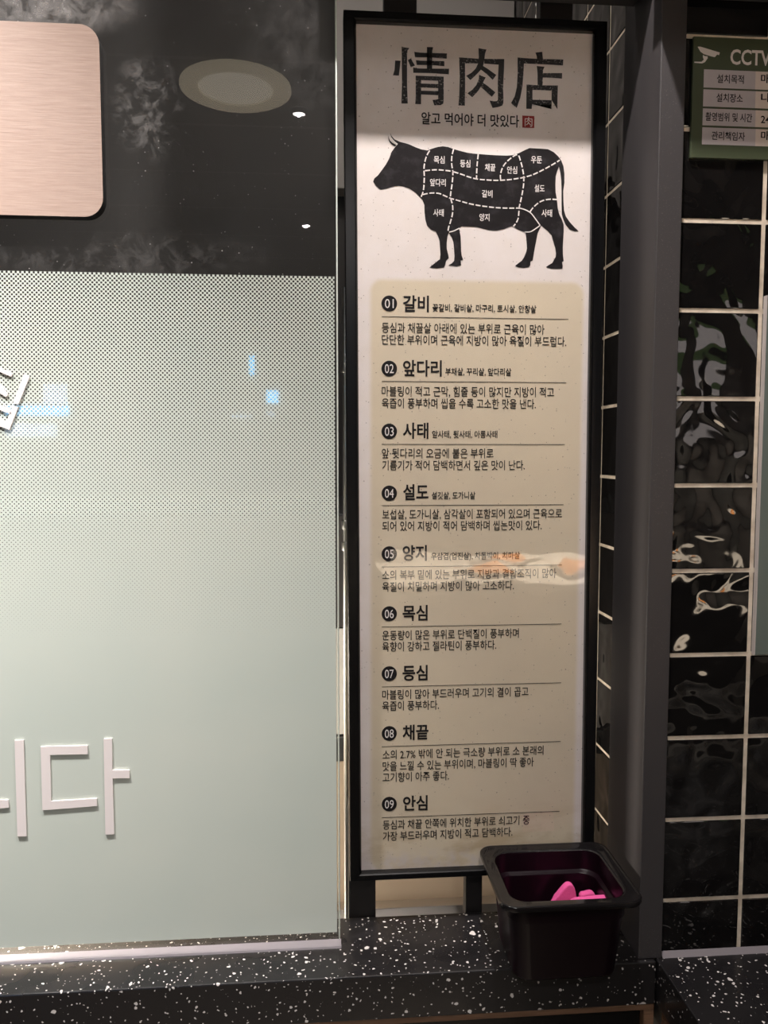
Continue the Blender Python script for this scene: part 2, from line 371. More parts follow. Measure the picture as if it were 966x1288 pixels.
# ------------------------------------------------------------------ the setting
ZT = -0.605                                # worktop height
CE = 1.10                                  # ceiling height
struct(MB().box(-2.6, 1.7, -3.2, 1.9, -1.50, -1.45).build('floor', M['floor']))
struct(MB().box(-2.6, 1.7, -3.2, 1.9, CE, CE+0.05).build('ceiling', M['ceiling'], origin=(0, 0, CE)))
struct(MB().box(-2.6, -2.55, -3.2, 1.9, -1.45, CE).build('wall_left', M['dark_wall']))
struct(MB().box(1.65, 1.7, -3.2, 0.8, -1.45, CE).build('wall_far_right', M['dark_wall']))
struct(MB().box(-2.55, 1.65, -3.2, -3.15, -1.45, CE).build('wall_front', M['dark_wall']))
struct(MB().box(-2.55, 0.45, 1.755, 1.80, -1.45, CE).build('wall_back', M['wall_grey']))
def tiles_x(mb, xs, zs, y, g):             # tiles facing -Y with softened edges
    for a, b in zip(xs[:-1], xs[1:]):
        for c, d in zip(zs[:-1], zs[1:]): mb.box(a+g, b-g, y, y+0.006, c+g, d-g, 0.0012)
mb = MB(); mb.cur = 1; mb.box(0.409, 1.7, 0.8914, 0.935, -1.45, CE); mb.cur = 0
zs = [0.2633+0.1*k for k in range(8, -9, -1)]; zs = [z for z in zs if z > -0.60] + [-0.6075]; zs = zs[::-1]
tiles_x(mb, [0.4034] + [0.5052+0.1*k for k in range(0, 12)], zs, 0.8904, 0.0024)
struct(mb.build('wall_right', [M['tile'], M['grout']], origin=(0, 0, 0)))
mb = MB(); mb.cur = 1; mb.box(0.4100, 0.45, 0.936, 1.755, -1.45, CE); mb.cur = 0
ys = [0.936+0.1*k for k in range(0, 9)]; ys[-1] = 1.755
z2 = [0.5669+0.1*k for k in range(5, -14, -1)][::-1]
for a, b in zip(ys[:-1], ys[1:]):
    for c, d in zip(z2[:-1], z2[1:]): mb.box(0.409, 0.415, a+0.002, b-0.002, c+0.002, d-0.002, 0.0012)
struct(mb.build('wall_side', [M['tile'], M['grout']], origin=(0, 0, 0)))
# corner post standing on the worktop, with a thin edge bead
struct(MB().box(0.3765, 0.4055, 0.884, 0.9935, ZT+0.0005, CE, 0.0012).build('trim_1', M['post']))
# unseen bulkheads over the opening and tiled wall, added to shade the board and notice
struct(MB().box(0.020, 0.376, 0.90, 0.965, 0.533, CE).build('shade_bulkhead', M['dark_wall']))
struct(MB().box(0.360, 1.65, 0.825, 0.8835, 0.4990, CE).build('shade_bulkhead_right', M['dark_wall']))
struct(MB().box(0.035, 0.408, 1.70, 1.7545, 0.55, CE, 0.002).build('brightened_wall_panel', M['brightened_wall']))  # added paler panel standing in for the lit back wall
# sealant fillet between worktop and tiled wall
struct(MB().add([(x, y, z) for x in (0.407, 1.4) for y, z in ((0.884, ZT), (0.8895, ZT+0.006), (0.8895, ZT))], [[0, 1, 4, 3], [1, 2, 5, 4], [0, 3, 5, 2], [0, 2, 1], [3, 4, 5]]).build('trim_4', M['sealant']))

# ------------------------------------------------------------------ worktops and cabinets
CT = -0.6585
tag(MB().box(-1.6, 0.3965, 0.879, 0.998, CT, ZT, 0.0016).build('countertop', M['stone'], origin=(0, 0, ZT)),
    'narrow black white-flecked countertop under the glass screen and the menu board', 'countertop')
tag(MB().box(0.3985, 1.6, 0.10, 0.8895, CT, ZT, 0.0016).build('countertop', M['stone'], origin=(0.03, 0.02, ZT)),
    'black white-flecked countertop in front of the tiled wall, turning towards the viewer', 'countertop')
def cabinet(root, frame_boxes, panel_box, body_box):
    body = MB().box(*body_box).build('body', M['board_edge'], root)
    MB().box(*panel_box).build('door_panel', M['frame'], root)
    f = MB()
    for b in frame_boxes: f.box(*b, 0.0012)
    f.build('wood_edging', M['walnut'], root)
r = empty('counter_cabinet', (0, 0.94, -1.45), 'base cabinet with brown wood edging below the glass screen counter', 'cabinet')
cabinet(r, [(-1.6, 0.3965, 0.881, 0.893, CT-0.0085, CT-0.0005), (0.3835, 0.3965, 0.881, 0.893, -1.40, CT-0.009), (-1.6, -1.587, 0.881, 0.893, -1.40, CT-0.009)],
        (-1.586, 0.383, 0.892, 0.90, -1.40, CT-0.009), (-1.6, 0.3965, 0.90, 0.995, -1.45, CT-0.001))
r = empty('counter_cabinet', (0.9, 0.5, -1.45), 'base cabinet with brown wood edging below the right-hand tiled-wall counter', 'cabinet')
cabinet(r, [(0.401, 0.413, 0.12, 0.872, CT-0.0085, CT-0.0005), (0.401, 0.413, 0.859, 0.872, -1.40, CT-0.009), (0.401, 0.413, 0.12, 0.133, -1.40, CT-0.009)],
        (0.412, 0.42, 0.134, 0.858, -1.40, CT-0.009), (0.42, 1.6, 0.11, 0.885, -1.45, CT-0.001))

# ------------------------------------------------------------------ glass screen
gs = empty('glass_screen', GB, 'tall glass screen with a frosted pale green film fading into dots', 'glass screen')
GX0, GX1, GT = -1.5, 0.0212, CE
c = 0.0016; mb = MB()
yf, ybk, zb = 0.9460, 0.9560, ZT+0.0005
mb.cur = 0; mb.add([(GX0, yf, zb), (GX1-c, yf, zb), (GX1-c, yf, GT), (GX0, yf, GT)], [[0, 1, 2, 3]])
mb.cur = 1; mb.add([(GX0, ybk, zb), (GX1-c, ybk, zb), (GX1-c, ybk, GT), (GX0, ybk, GT)], [[3, 2, 1, 0]])
mb.cur = 2; mb.add([(GX1-c, yf, zb), (GX1, yf+c, zb), (GX1, ybk-c, zb), (GX1-c, ybk, zb), (GX1-c, yf, GT), (GX1, yf+c, GT), (GX1, ybk-c, GT), (GX1-c, ybk, GT)],
                   [[0, 1, 5, 4], [1, 2, 6, 5], [2, 3, 7, 6]])
mb.build('glass_pane', [M['glass'], M['glass_back'], M['glass_edge']], gs)
a, b = atY(420.6, 348, 0.9455), atY(200, 1183, 0.9455)
MB().add([(GX0, 0.9457, b.z), (a.x, 0.9457, b.z), (a.x, 0.9457, a.z), (GX0, 0.9457, a.z)], [[0, 1, 2, 3]]).build('frosted_film', M['film'], gs)
mb = MB(); pr = [(0.9345, ZT), (0.9355, ZT+0.0020), (0.9400, ZT+0.0032), (0.9458, ZT+0.0050), (0.9458, ZT)]
mb.add([(GX0, y, z) for y, z in pr] + [(GX1+0.001, y, z) for y, z in pr], [[i, (i+1) % 5, 5+(i+1) % 5, 5+i] for i in range(5)] + [[4, 3, 2, 1, 0], [5, 6, 7, 8, 9]])
mb.build('sealant_bead', M['sealant'], gs)
# wooden panel fixed on the glass
wp = empty('wooden_sign_panel', (-0.50, 0.938, 0.262), 'rounded pale pinkish wood panel fixed high on the glass screen', 'sign panel')
def rrect(x0, x1, z0, z1, r, n=8):
    pts = []
    for cx, cz, a0 in ((x1-r, z1-r, 0), (x0+r, z1-r, 90), (x0+r, z0+r, 180), (x1-r, z0+r, 270)):
        for i in range(n+1): a = math.radians(a0+90*i/n); pts.append((cx+r*math.cos(a), cz+r*math.sin(a)))
    return pts[::-1]
e = atY(127, 150, 0.931); et, eb = atY(60, 28.5, 0.931), atY(60, 271.5, 0.931)
MB().prism(rrect(-0.95, e.x, eb.z, et.z, 0.021), 0.9310, 0.9316).build('veneer_face', M['oak'], wp)
MB().prism(rrect(-0.95, e.x, eb.z, et.z, 0.021), 0.9317, 0.9458).build('board_core', M['board_edge'], wp)
# raised white letters on the film
def letter(label, polys, off, sc, grp=None):
    mb = MB()
    for p in polys:
        pts = zp(p, off, sc, 0.9437)
        mb.prism(pts, 0.9437, 0.9456)
    tag(mb.build('acrylic_letter', M['letter']), label, 'letter', grp)
o, k = (0, 880), 2.1955
letter('raised white letter with a bare upright, low on the frosted film', [[(-70, 128), (-44, 128), (-44, 278), (23, 277), (24, 299), (-70, 304)], [(40, 112), (65, 112), (73, 378), (48, 378)]], o, k)
letter('raised white letter of bracket and side tick, low on the frosted film', [[(112, 130), (242, 127), (242, 151), (138, 153), (141, 281), (267, 273), (268, 294), (117, 306)], [(286, 108), (309, 108), (310, 195), (357, 195), (358, 217), (311, 218), (315, 372), (291, 373)]], o, k)
o, k = (0, 420), 6.4375
letter('tilted raised white letter at the dotted upper part of the film', [[(-190, 195), (103, 318), (90, 347), (-203, 222)], [(-60, 258), (-40, 275), (-110, 470), (-150, 455)], [(-40, 275), (-25, 380), (65, 490), (48, 510), (-50, 450), (-75, 300)],
       [(193, 325), (239, 347), (150, 568), (104, 566)], [(105, 580), (149, 592), (76, 778), (-250, 650), (-170, 460), (-130, 478), (-145, 515), (88, 612), (88, 652), (-165, 552), (-190, 618), (50, 712)]], o, k)

# ------------------------------------------------------------------ menu board
sg = empty('menu_sign', SB, 'tall black framed meat cut poster board with a cow silhouette beside the grey post', 'sign')
YP = 0.985
def sh(x, z): return x - 0.0043*z
IX0, IX1, IZ0, IZ1 = 0.0470, 0.3356, -0.5345, 0.5098
OX0, OX1, OZ0, OZ1 = 0.0320, 0.3508, -0.5435, 0.5205
def rail(mb, oc, ic):                      # one mitred rail with stepped face: outer corners and inner corners
    (o0, o1), (i0, i1) = oc, ic
    def lerp(p, q, t): return (p[0]+(q[0]-p[0])*t, p[1]+(q[1]-p[1])*t)
    prof = [(0.0, 1.000), (0.0, 0.9765), (0.06, 0.9750), (0.80, 0.9750), (0.90, 0.9765), (1.0, 0.9790), (1.0, 1.000)]
    vs = []
    for t, y in prof:
        for p, q in ((o0, i0), (o1, i1)): x, z = lerp(p, q, t); vs.append((sh(x, z), y, z))
    n = len(prof); mb.add(vs, [[2*k, 2*k+1, 2*(k+1 if k < n-1 else 0)+1, 2*(k+1 if k < n-1 else 0)] for k in range(n)] + [[2*k for k in range(n)][::-1], [2*k+1 for k in range(n)]])
OC = [(OX0, OZ0), (OX1, OZ0), (OX1, OZ1), (OX0, OZ1)]; IC = [(IX0, IZ0), (IX1, IZ0), (IX1, IZ1), (IX0, IZ1)]
g = 0.00025
mb = MB()
for i in range(4):
    j = (i+1) % 4
    d = Vector((OC[j][0]-OC[i][0], OC[j][1]-OC[i][1])).normalized()*g
    rail(mb, ((OC[i][0]+d.x, OC[i][1]+d.y), (OC[j][0]-d.x, OC[j][1]-d.y)), ((IC[i][0]+d.x, IC[i][1]+d.y), (IC[j][0]-d.x, IC[j][1]-d.y)))
mb.build('frame', M['frame'], sg)
po = MB().add([(sh(x, z), y, z) for x, y, z in ((IX0-.004, YP+.0004, IZ0-.004), (IX1+.004, YP+.0004, IZ0-.004), (IX1+.004, YP+.0004, IZ1+.004), (IX0-.004, YP+.0004, IZ1+.004),
              (IX0-.004, YP+.005, IZ0-.004), (IX1+.004, YP+.005, IZ0-.004), (IX1+.004, YP+.005, IZ1+.004), (IX0-.004, YP+.005, IZ1+.004))],
              [[0, 1, 2, 3], [7, 6, 5, 4], [0, 4, 5, 1], [1, 5, 6, 2], [2, 6, 7, 3], [3, 7, 4, 0]]).build('poster', M['poster'], sg)
po['label'] = 'aged cream paper print with speckles and a brown stain at the bottom'
MB().add([(sh(x, z), 0.9825, z) for x, z in ((IX0, IZ0), (IX1, IZ0), (IX1, IZ1), (IX0, IZ1))], [[0, 1, 2, 3]]).build('clear_cover', M['acrylic'], sg)
for x0, x1, zl in ((0.0335, 0.0690, -0.705), (0.1885, 0.2105, -0.705)): MB().box(x0, x1, 1.0005, 1.020, zl, -0.45, 0.001).build('leg', M['bar'], sg)
for x0, x1 in ((0.0795, 0.1195), (0.2720, 0.3130)): MB().box(x0, x1, 1.0005, 1.018, 0.45, CE, 0.001).build('hanger_bar', M['bar'], sg)
Y1, Y2, Y3 = YP, YP-0.0004, YP-0.0008
# title
T1 = [[(183, 42), (225, 55), (300, 66), (272, 105), (266, 180), (266, 640), (276, 908), (180, 908), (188, 640), (186, 180)],
      [(85, 255), (167, 258), (160, 330), (142, 484), (52, 480), (75, 400)],
      [(278, 248), (325, 222), (348, 268), (386, 330), (322, 360), (300, 300)],
      [(375, 122), (470, 136), (872, 147), (868, 228), (640, 207), (385, 206)],
      [(400, 248), (470, 258), (834, 264), (832, 342), (640, 324), (412, 322)],
      [(358, 360), (450, 376), (904, 380), (900, 466), (640, 447), (360, 442)],
      [(568, 50), (662, 52), (648, 110), (646, 400), (568, 400)],
      [(396, 484), (740, 497), (822, 500), (822, 860), (815, 910), (775, 932), (680, 936), (652, 852), (700, 850), (738, 842), (738, 562), (480, 553), (480, 700), (478, 918), (390, 915), (398, 800)],
      [(470, 604), (745, 612), (745, 676), (470, 663)], [(470, 712), (745, 720), (745, 782), (470, 768)]]
T2 = [[(90, 207), (180, 213), (384, 228), (384, 300), (180, 296), (182, 600), (178, 940), (80, 938), (92, 800), (100, 500)],
      [(384, 66), (440, 78), (506, 88), (484, 150), (474, 240), (458, 325), (430, 385), (380, 440), (320, 500), (262, 552), (198, 488), (280, 440), (340, 380), (375, 310), (390, 200)],
      [(474, 230), (776, 232), (772, 400), (758, 680), (764, 800), (762, 900), (745, 940), (690, 960), (598, 976), (552, 862), (620, 874), (664, 872), (680, 850), (678, 600), (690, 318), (470, 302)],
      [(440, 330), (520, 378), (655, 475), (600, 548), (520, 470), (425, 395)],
      [(395, 470), (430, 488), (494, 512), (468, 560), (430, 640), (370, 730), (290, 812), (216, 752), (290, 700), (350, 630), (385, 550)],
      [(445, 588), (520, 638), (640, 738), (588, 806), (510, 735), (425, 660)]]
T3 = [[(195, 208), (290, 218), (500, 230), (888, 240), (882, 330), (580, 312), (290, 300), (285, 420), (268, 640), (235, 820), (180, 975), (95, 900), (150, 800), (182, 660), (196, 440)],
      [(465, 134), (568, 122), (572, 180), (582, 240), (490, 240), (484, 190)],
      [(485, 338), (604, 350), (580, 400), (572, 640), (498, 640), (496, 450)],
      [(575, 446), (870, 446), (868, 530), (700, 516), (575, 514)],
      [(330, 618), (500, 632), (806, 634), (800, 800), (798, 996), (706, 992), (712, 712), (420, 700), (420, 850), (712, 858), (710, 928), (415, 916), (408, 990), (325, 988)]]
mb = MB()
for polys, off in ((T1, (490, 55)), (T2, (570, 55)), (T3, (635, 55))):
    for p in polys: tri_flat(mb, zp(p, off, 12.075, Y1), Y1)
mb.build('title_lettering', M['worn'], po)
mb = MB(); put_text(mb, '알고 먹어야 더 맛있다', 530, 652.9, 156.2, 15.8, Y1, 0.016); mb.build('subtitle_lettering', M['ink'], po)
mb = MB(); mb.flat([(atY(x, y, Y1).x, atY(x, y, Y1).z) for x, y in ((657, 145.3), (672, 146), (672, 161), (657, 160.5))], Y1)
mb.cur = 1; put_text(mb, '肉', 660, 669.5, 159, 12.5, Y2, 0.0); s_ = mb.build('red_seal', [M['red'], M['white_ink']], po)
# cow
C4, C5, C6, C7 = ((465, 165), 6.9), ((595, 175), 6.9), ((525, 255), 6.9), ((625, 255), 8.78)
def cp(pts, c): return [(c[0][0]+x/c[1], c[0][1]+y/c[1]) for x, y in pts]
cow = cp([(178, 12), (190, 42), (215, 70), (262, 92), (310, 104), (345, 115), (400, 140), (450, 158), (500, 167), (540, 152), (590, 137), (635, 131), (680, 137), (730, 155), (790, 172), (850, 187), (888, 192)], C4)
cow += cp([(0, 125), (100, 133), (200, 140), (300, 143), (350, 138), (400, 120), (450, 95), (490, 77), (540, 80), (600, 83), (650, 87), (700, 112), (740, 150), (765, 185), (785, 235), (793, 300), (793, 380), (783, 450), (785, 540), (790, 620), (805, 670), (840, 720), (880, 765), (915, 797), (880, 800), (840, 785), (805, 745), (785, 700), (770, 650), (768, 560), (768, 450), (766, 360), (758, 290), (745, 238), (730, 280), (718, 320), (715, 390), (717, 460), (727, 520), (732, 560)], C5)
cow += cp([(672, 60), (690, 130), (720, 190), (737, 240), (738, 300), (733, 400), (728, 500), (730, 580), (738, 645), (720, 655), (728, 700), (722, 728), (680, 730), (600, 728), (540, 712), (570, 690), (612, 665), (630, 630), (648, 600), (652, 560), (645, 500), (635, 470), (615, 400), (605, 360), (560, 310), (490, 252), (478, 275), (450, 340), (435, 420), (415, 520), (405, 580), (395, 640), (370, 650), (370, 690), (350, 712), (300, 720), (240, 715), (200, 698), (240, 665), (275, 640), (300, 600), (325, 540), (332, 500), (325, 400), (318, 325), (280, 315), (230, 295), (185, 265), (165, 260), (130, 270), (80, 290), (30, 300)], C7)
cow += cp([(690, 242), (620, 238), (570, 225), (520, 212), (450, 208), (385, 206), (362, 222), (365, 240), (375, 290), (378, 350), (380, 420), (385, 460), (397, 495), (375, 502), (380, 545), (340, 552), (270, 543), (300, 525), (318, 505), (322, 460), (318, 400), (312, 340), (300, 305), (285, 280), (272, 262), (262, 290), (255, 350), (255, 400), (268, 450), (272, 480), (250, 500), (240, 545), (230, 562), (170, 570), (105, 562), (150, 525), (195, 490), (200, 450), (197, 400), (192, 330), (180, 290), (160, 250), (120, 235), (85, 200), (70, 150), (62, 80)], C6)
cow += cp([(475, 640), (460, 600), (440, 575), (400, 535), (350, 500), (300, 482), (250, 473), (200, 480), (150, 497), (95, 508), (55, 475), (30, 437), (40, 410), (75, 380), (100, 345), (140, 290), (170, 235), (190, 180), (215, 145), (242, 114), (212, 90), (188, 58)], C4)
P = [(q.x, q.z) for q in (atY(x, y, Y1) for x, y in cow)]
mb = MB(); tri_flat(mb, P, Y1)
hp = [(q.x, q.z) for q in (atY(x, y, Y1) for x, y in cp([(162, 42), (175, 78), (200, 102), (228, 120), (216, 131), (185, 110), (165, 78)], C4))]
tri_flat(mb, spline(hp, True, 3), Y1)
def L(pts, c): return [(q.x, q.z) for q in (atY(x, y, Y2) for x, y in cp(pts, c))]
mb.cur = 1; W = 0.00155; D, G = 0.0062, 0.0022
for pts, c in (([(520, 168), (490, 225), (472, 310), (474, 400), (468, 500), (455, 550), (441, 580)], C4), ([(480, 343), (580, 335), (680, 343), (727, 352)], C4),
               ([(728, 155), (713, 220), (712, 290), (722, 360), (715, 460), (703, 540), (703, 580), (720, 650), (718, 720), (700, 790), (685, 835), (680, 872)], C4),
               ([(460, 550), (530, 537), (600, 540), (650, 560), (703, 583), (780, 605), (870, 630), (966, 648), (1020, 655), (1100, 664), (1200, 668), (1290, 667)], C4),
               ([(727, 352), (800, 375), (860, 397), (930, 415), (1000, 422), (1097, 427), (1200, 422), (1280, 411), (1337, 401), (1417, 377), (1517, 329), (1597, 284), (1650, 251)], C4),
               ([(45, 130), (34, 240), (30, 345)], C5), ([(240, 355), (238, 310), (260, 240), (310, 180), (385, 135), (415, 200), (432, 270), (440, 332), (438, 400), (425, 480), (408, 560), (400, 597), (393, 680), (375, 725), (350, 757)], C5),
               ([(495, 630), (530, 585), (590, 540), (660, 522), (735, 525)], C5)):
    dashes(mb, L(pts, c), W, Y2, D, G)
for pts, c in (([(400, 597), (450, 612), (500, 640), (540, 690), (582, 748)], C5), ([(582, 748), (560, 765), (500, 803), (450, 806)], C5), ([(275, 255), (320, 243), (365, 220)], C6), ([(242, 114), (212, 90), (186, 58)], C4)):
    ribbon(mb, spline(L(pts, c), False, 5), W*0.85, Y2)
for txt, x0, x1, yb, c in (('목심', 557, 650, 278, C4), ('등심', 785, 873, 311, C4), ('앞다리', 523, 660, 475, C4), ('사태', 552, 642, 738, C4), ('채끝', 103, 193, 276, C5), ('안심', 295, 382, 298, C5),
                           ('우둔', 503, 597, 208, C5), ('갈비', 77, 168, 504, C5), ('설도', 533, 620, 457, C5), ('사태', 595, 685, 672, C5), ('양지', 55, 142, 709, C5)):
    put_text(mb, txt, c[0][0]+x0/c[1], c[0][0]+x1/c[1], c[0][1]+yb/c[1], 9.6, Y2, 0.014)
o_ = mb.build('cow_diagram', [M['cow'], M['white_ink']], po); o_['label'] = 'black cow silhouette divided into labelled cuts by white dashed lines'
# nine numbered entries
E_ = [(360, (73, 81), '갈비', 137, 258, 118, '꽃갈비, 갈비살, 마구리, 토시살, 안창살', 275, 760, 118, (147, 150, 910), [('등심과 채끌살 아래에 있는 부위로 근육이 많아', 38, 798, 217), ('단단한 부위이며 근육에 지방이 많아 육질이 부드럽다.', 38, 900, 273)]),
      (440, (73, 88), '앞다리', 137, 318, 122, '부채살, 꾸리살, 앞다리살', 335, 643, 119, (150, 151, 900), [('마블링이 적고 근막, 힘줄 등이 많지만 지방이 적고', 38, 843, 217), ('육즙이 풍부하며 씹을 수록 고소한 맛을 낸다.', 38, 758, 273)]),
      (520, (73, 84), '사태', 137, 256, 117, '앞사태, 뒷사태, 아롱사태', 273, 578, 115, (147, 143, 893), [('앞·뒷다리의 오금에 붙은 부위로', 38, 560, 210), ('기름기가 적어 담백하면서 깊은 맛이 난다.', 40, 706, 266)]),
      (600, (73, 76), '설도', 137, 256, 107, '설깃살, 도가니살', 271, 475, 104, (133, 130, 887), [('보섭살, 도가니살, 삼각살이 포함되어 있으며 근육으로', 40, 880, 198), ('되어 있어 지방이 적어 담백하며 씹는맛이 있다.', 40, 785, 253)]),
      (680, (73, 62), '양지', 135, 248, 94, '우삼겹(업진살), 차돌박이, 치마살', 268, 683, 90, (124, 113, 880), [('소의 복부 밑에 있는 부위로 지방과 결합조직이 많아', 40, 853, 184), ('육질이 치밀하며 지방이 많아 고소하다.', 40, 655, 239)]),
      (750, (73, 82), '목심', 135, 252, 114, None, 0, 0, 0, (143, 130, 878), [('운동량이 많은 부위로 단백질이 풍부하며', 40, 678, 206), ('육향이 강하고 젤라틴이 풍부하다.', 40, 573, 259)]),
      (750, (73, 362), '등심', 135, 252, 394, None, 0, 0, 0, (422, 406, 876), [('마블링이 많아 부드러우며 고기의 결이 곱고', 40, 723, 483), ('육즙이 풍부하다.', 40, 305, 536)]),
      (900, (73, 84), '채끝', 135, 256, 114, None, 0, 0, 0, (143, 124, 874), [('소의 2.7% 밖에 안 되는 극소량 부위로 소 본래의', 42, 793, 206), ('맛을 느낄 수 있는 부위이며, 마블링이 딱 좋아', 42, 748, 260), ('고기향이 아주 좋다.', 42, 352, 312)]),
      (900, (73, 414), '안심', 137, 252, 445, None, 0, 0, 0, (476, 449, 869), [('등심과 채끝 안쪽에 위치한 부위로 쇠고기 중', 43, 728, 534), ('가장 부드러우며 지방이 적고 담백하다.', 43, 648, 587)])]
S = 3.7154
for i, (oy, bc, h, hx0, hx1, hy, sub, sx0, sx1, sy, dv, body) in enumerate(E_):
    X = lambda v: 470+v/S
    Yp = lambda v: oy+v/S
    c = atY(X(bc[0]), Yp(bc[1]), Y1); rr = 0.00965
    mb = MB(); mb.flat([(c.x+rr*math.cos(2*math.pi*t/40), c.z+rr*math.sin(2*math.pi*t/40)) for t in range(40)], Y1)
    mb.cur = 1; put_text(mb, '0%d' % (i+1), X(bc[0])-5.6, X(bc[0])+5.6, Yp(bc[1])+5.7, 15.8, Y2, 0.0, 0.01)
    mb.build('number_badge', [M['ink'], M['white_ink']], po)
    mb = MB(); put_text(mb, h, X(hx0), X(hx1), Yp(hy), 21.3, Y1, 0.024)
    if sub: put_text(mb, sub, X(sx0), X(sx1), Yp(sy), 10.2, Y1, 0.018)
    mb.build('heading_lettering', M['ink'], po)
    a = atY(X(38), Yp(dv[0]), Y1); b = atY(X(dv[2]), Yp(dv[1]), Y1); zz = (a.z+b.z)/2
    MB().add([(a.x, Y1, zz-0.0004), (b.x, Y1, zz-0.0004), (b.x, Y1, zz+0.0004), (a.x, Y1, zz+0.0004)], [[0, 1, 2, 3]]).build('divider_line', M['ink'], po)
    mb = MB()
    for t, x0, x1, yb in body: put_text(mb, t, X(x0), X(x1), Yp(yb), 13.7, Y1, 0.009)
    mb.build('body_lettering', M['ink'], po)

# ------------------------------------------------------------------ black pan with pink pads
PH = ZT+0.104
cs = [atZ(*q, PH) for q in ((600, 1064), (764, 1057), (632, 1141), (808, 1136))]
pc = sum(cs, Vector())/4
hw = ((cs[1].x-cs[0].x)+(cs[3].x-cs[2].x))/4; hd = ((cs[0].y-cs[2].y)+(cs[1].y-cs[3].y))/4 
pc.y = min(pc.y, 0.9725-hd)
pan = empty('plastic_pan', (pc.x, pc.y, ZT+0.0005), 'small deep black plastic pan standing in front of the poster board', 'pan')
pan.rotation_euler.z = 0
def ring(w_, d_, r_, z, n=8):
    pts = []
    for sx, sy, a0 in ((1, 1, 0), (-1, 1, 90), (-1, -1, 180), (1, -1, 270)):
        for i in range(n+1):
            a = math.radians(a0+90*i/n); pts.append((pc.x+sx*(w_-r_)+r_*math.cos(a), pc.y+sy*(d_-r_)+r_*math.sin(a), z))
    return pts
def loft(rings, cap0=True, cap1=True):
    mb = MB(); n = len(rings[0]); vs = [p for r_ in rings for p in r_]
    fs = [[k*n+i, k*n+(i+1) % n, (k+1)*n+(i+1) % n, (k+1)*n+i] for k in range(len(rings)-1) for i in range(n)]
    if cap0: fs.append(list(range(n))[::-1])
    if cap1: fs.append([(len(rings)-1)*n+i for i in range(n)])
    mb.add(vs, fs); return mb
fl = 0.0155
bw, bd = hw-fl-0.006, hd-fl-0.006
b0 = ZT+0.0005
outer = [ring(bw-0.004, bd-0.004, 0.016, b0), ring(bw, bd, 0.019, b0+0.004), ring(hw-fl+0.0005, hd-fl+0.0005, 0.021, PH-0.030), ring(hw-fl+0.002, hd-fl+0.002, 0.021, PH-0.028), ring(hw-fl+0.002, hd-fl+0.002, 0.021, PH-0.005)]
inner = [ring(hw-fl, hd-fl, 0.020, PH-0.0035), ring(hw-fl-0.001, hd-fl-0.001, 0.020, PH-0.0265), ring(hw-fl-0.0015, hd-fl-0.0015, 0.020, PH-0.0280), ring(hw-fl-0.0058, hd-fl-0.0058, 0.019, PH-0.0292), ring(hw-fl-0.0066, hd-fl-0.0066, 0.0185, PH-0.0305), ring(bw-0.0045, bd-0.0045, 0.017, b0+0.008), ring(bw-0.008, bd-0.008, 0.014, b0+0.004)]
loft(outer + inner[:1] + inner[1:], True, True).build('tub', M['pan'], pan, smooth=True)
rim = [ring(hw-fl+0.0022, hd-fl+0.0022, 0.021, PH-0.0052), ring(hw-0.0025, hd-0.0025, 0.017, PH-0.0052), ring(hw-0.0005, hd-0.0005, 0.018, PH-0.0070), ring(hw, hd, 0.018, PH-0.0055), ring(hw, hd, 0.018, PH-0.0012), ring(hw-0.0012, hd-0.0012, 0.017, PH), ring(hw-0.0032, hd-0.0032, 0.0165, PH), ring(hw-0.0045, hd-0.0045, 0.016, PH-0.0012), ring(hw-fl+0.003, hd-fl+0.003, 0.021, PH-0.0012), ring(hw-fl+0.0002, hd-fl+0.0002, 0.020, PH-0.0036)]
loft(rim, False, False).build('rim', M['pan_rim'], pan, smooth=True)
# pink pads: each a soft slab standing or leaning in the pan
def pad(label, outline, thick, rot, loc):
    outline = [(x, max(z, 0.0)) for x, z in spline(outline, True, 3)]; bm = bmesh.new(); vs = [bm.verts.new((x, 0, z)) for x, z in outline]; f = bm.faces.new(vs)
    ex = bmesh.ops.extrude_face_region(bm, geom=[f]); 
    for v in ex['geom']:
        if isinstance(v, bmesh.types.BMVert): v.co.y += thick
    bmesh.ops.bevel(bm, geom=[e for e in bm.edges if abs(e.verts[0].co.y-e.verts[1].co.y) < 1e-6], offset=thick*0.18, segments=2, affect='EDGES', profile=0.5)
    bmesh.ops.recalc_face_normals(bm, faces=bm.faces[:])
    me = bpy.data.meshes.new('foam_pad'); bm.to_mesh(me); bm.free(); me.materials.append(M['pink'])
    o = bpy.data.objects.new('foam_pad', me); COL.objects.link(o); o.location = Vector(loc)+Vector((0, 0, ZC)); o.rotation_euler = [math.radians(a) for a in rot]
    R_ = o.rotation_euler.to_matrix(); o.location.z = loc[2]+ZC+0.0006-min((R_ @ v.co).z for v in me.vertices)
    return tag(o, label, 'pad')
zin = b0+0.0042
pad('pink fan-shaped pad standing upright in the black pan', [(-0.020, 0), (0.014, 0), (0.017, 0.042), (0.0140, 0.063), (0.008, 0.0685), (0.001, 0.065), (-0.009, 0.053), (-0.018, 0.036)], 0.010, (-2, 0, 3), (pc.x+0.017, pc.y+0.0200, zin))
pad('pink round-topped pad standing behind the flat one in the black pan', [(-0.0075, 0), (0.000, 0), (0.0075, 0.024), (0.0125, 0.050), (0.0085, 0.0565), (0.000, 0.0555), (-0.0065, 0.052), (-0.0075, 0.030)], 0.010, (-2, 0, -2), (pc.x+0.0445, pc.y+0.0205, zin))
pad('pink flat pad lying against the near wall of the black pan', [(-0.022, 0), (0.020, 0), (0.022, 0.050), (0.022, 0.085), (0.016, 0.0895), (-0.004, 0.0885), (-0.020, 0.085), (-0.022, 0.050)], 0.009, (28, 0, 3), (pc.x+0.027, pc.y+0.007, zin+0.0005))

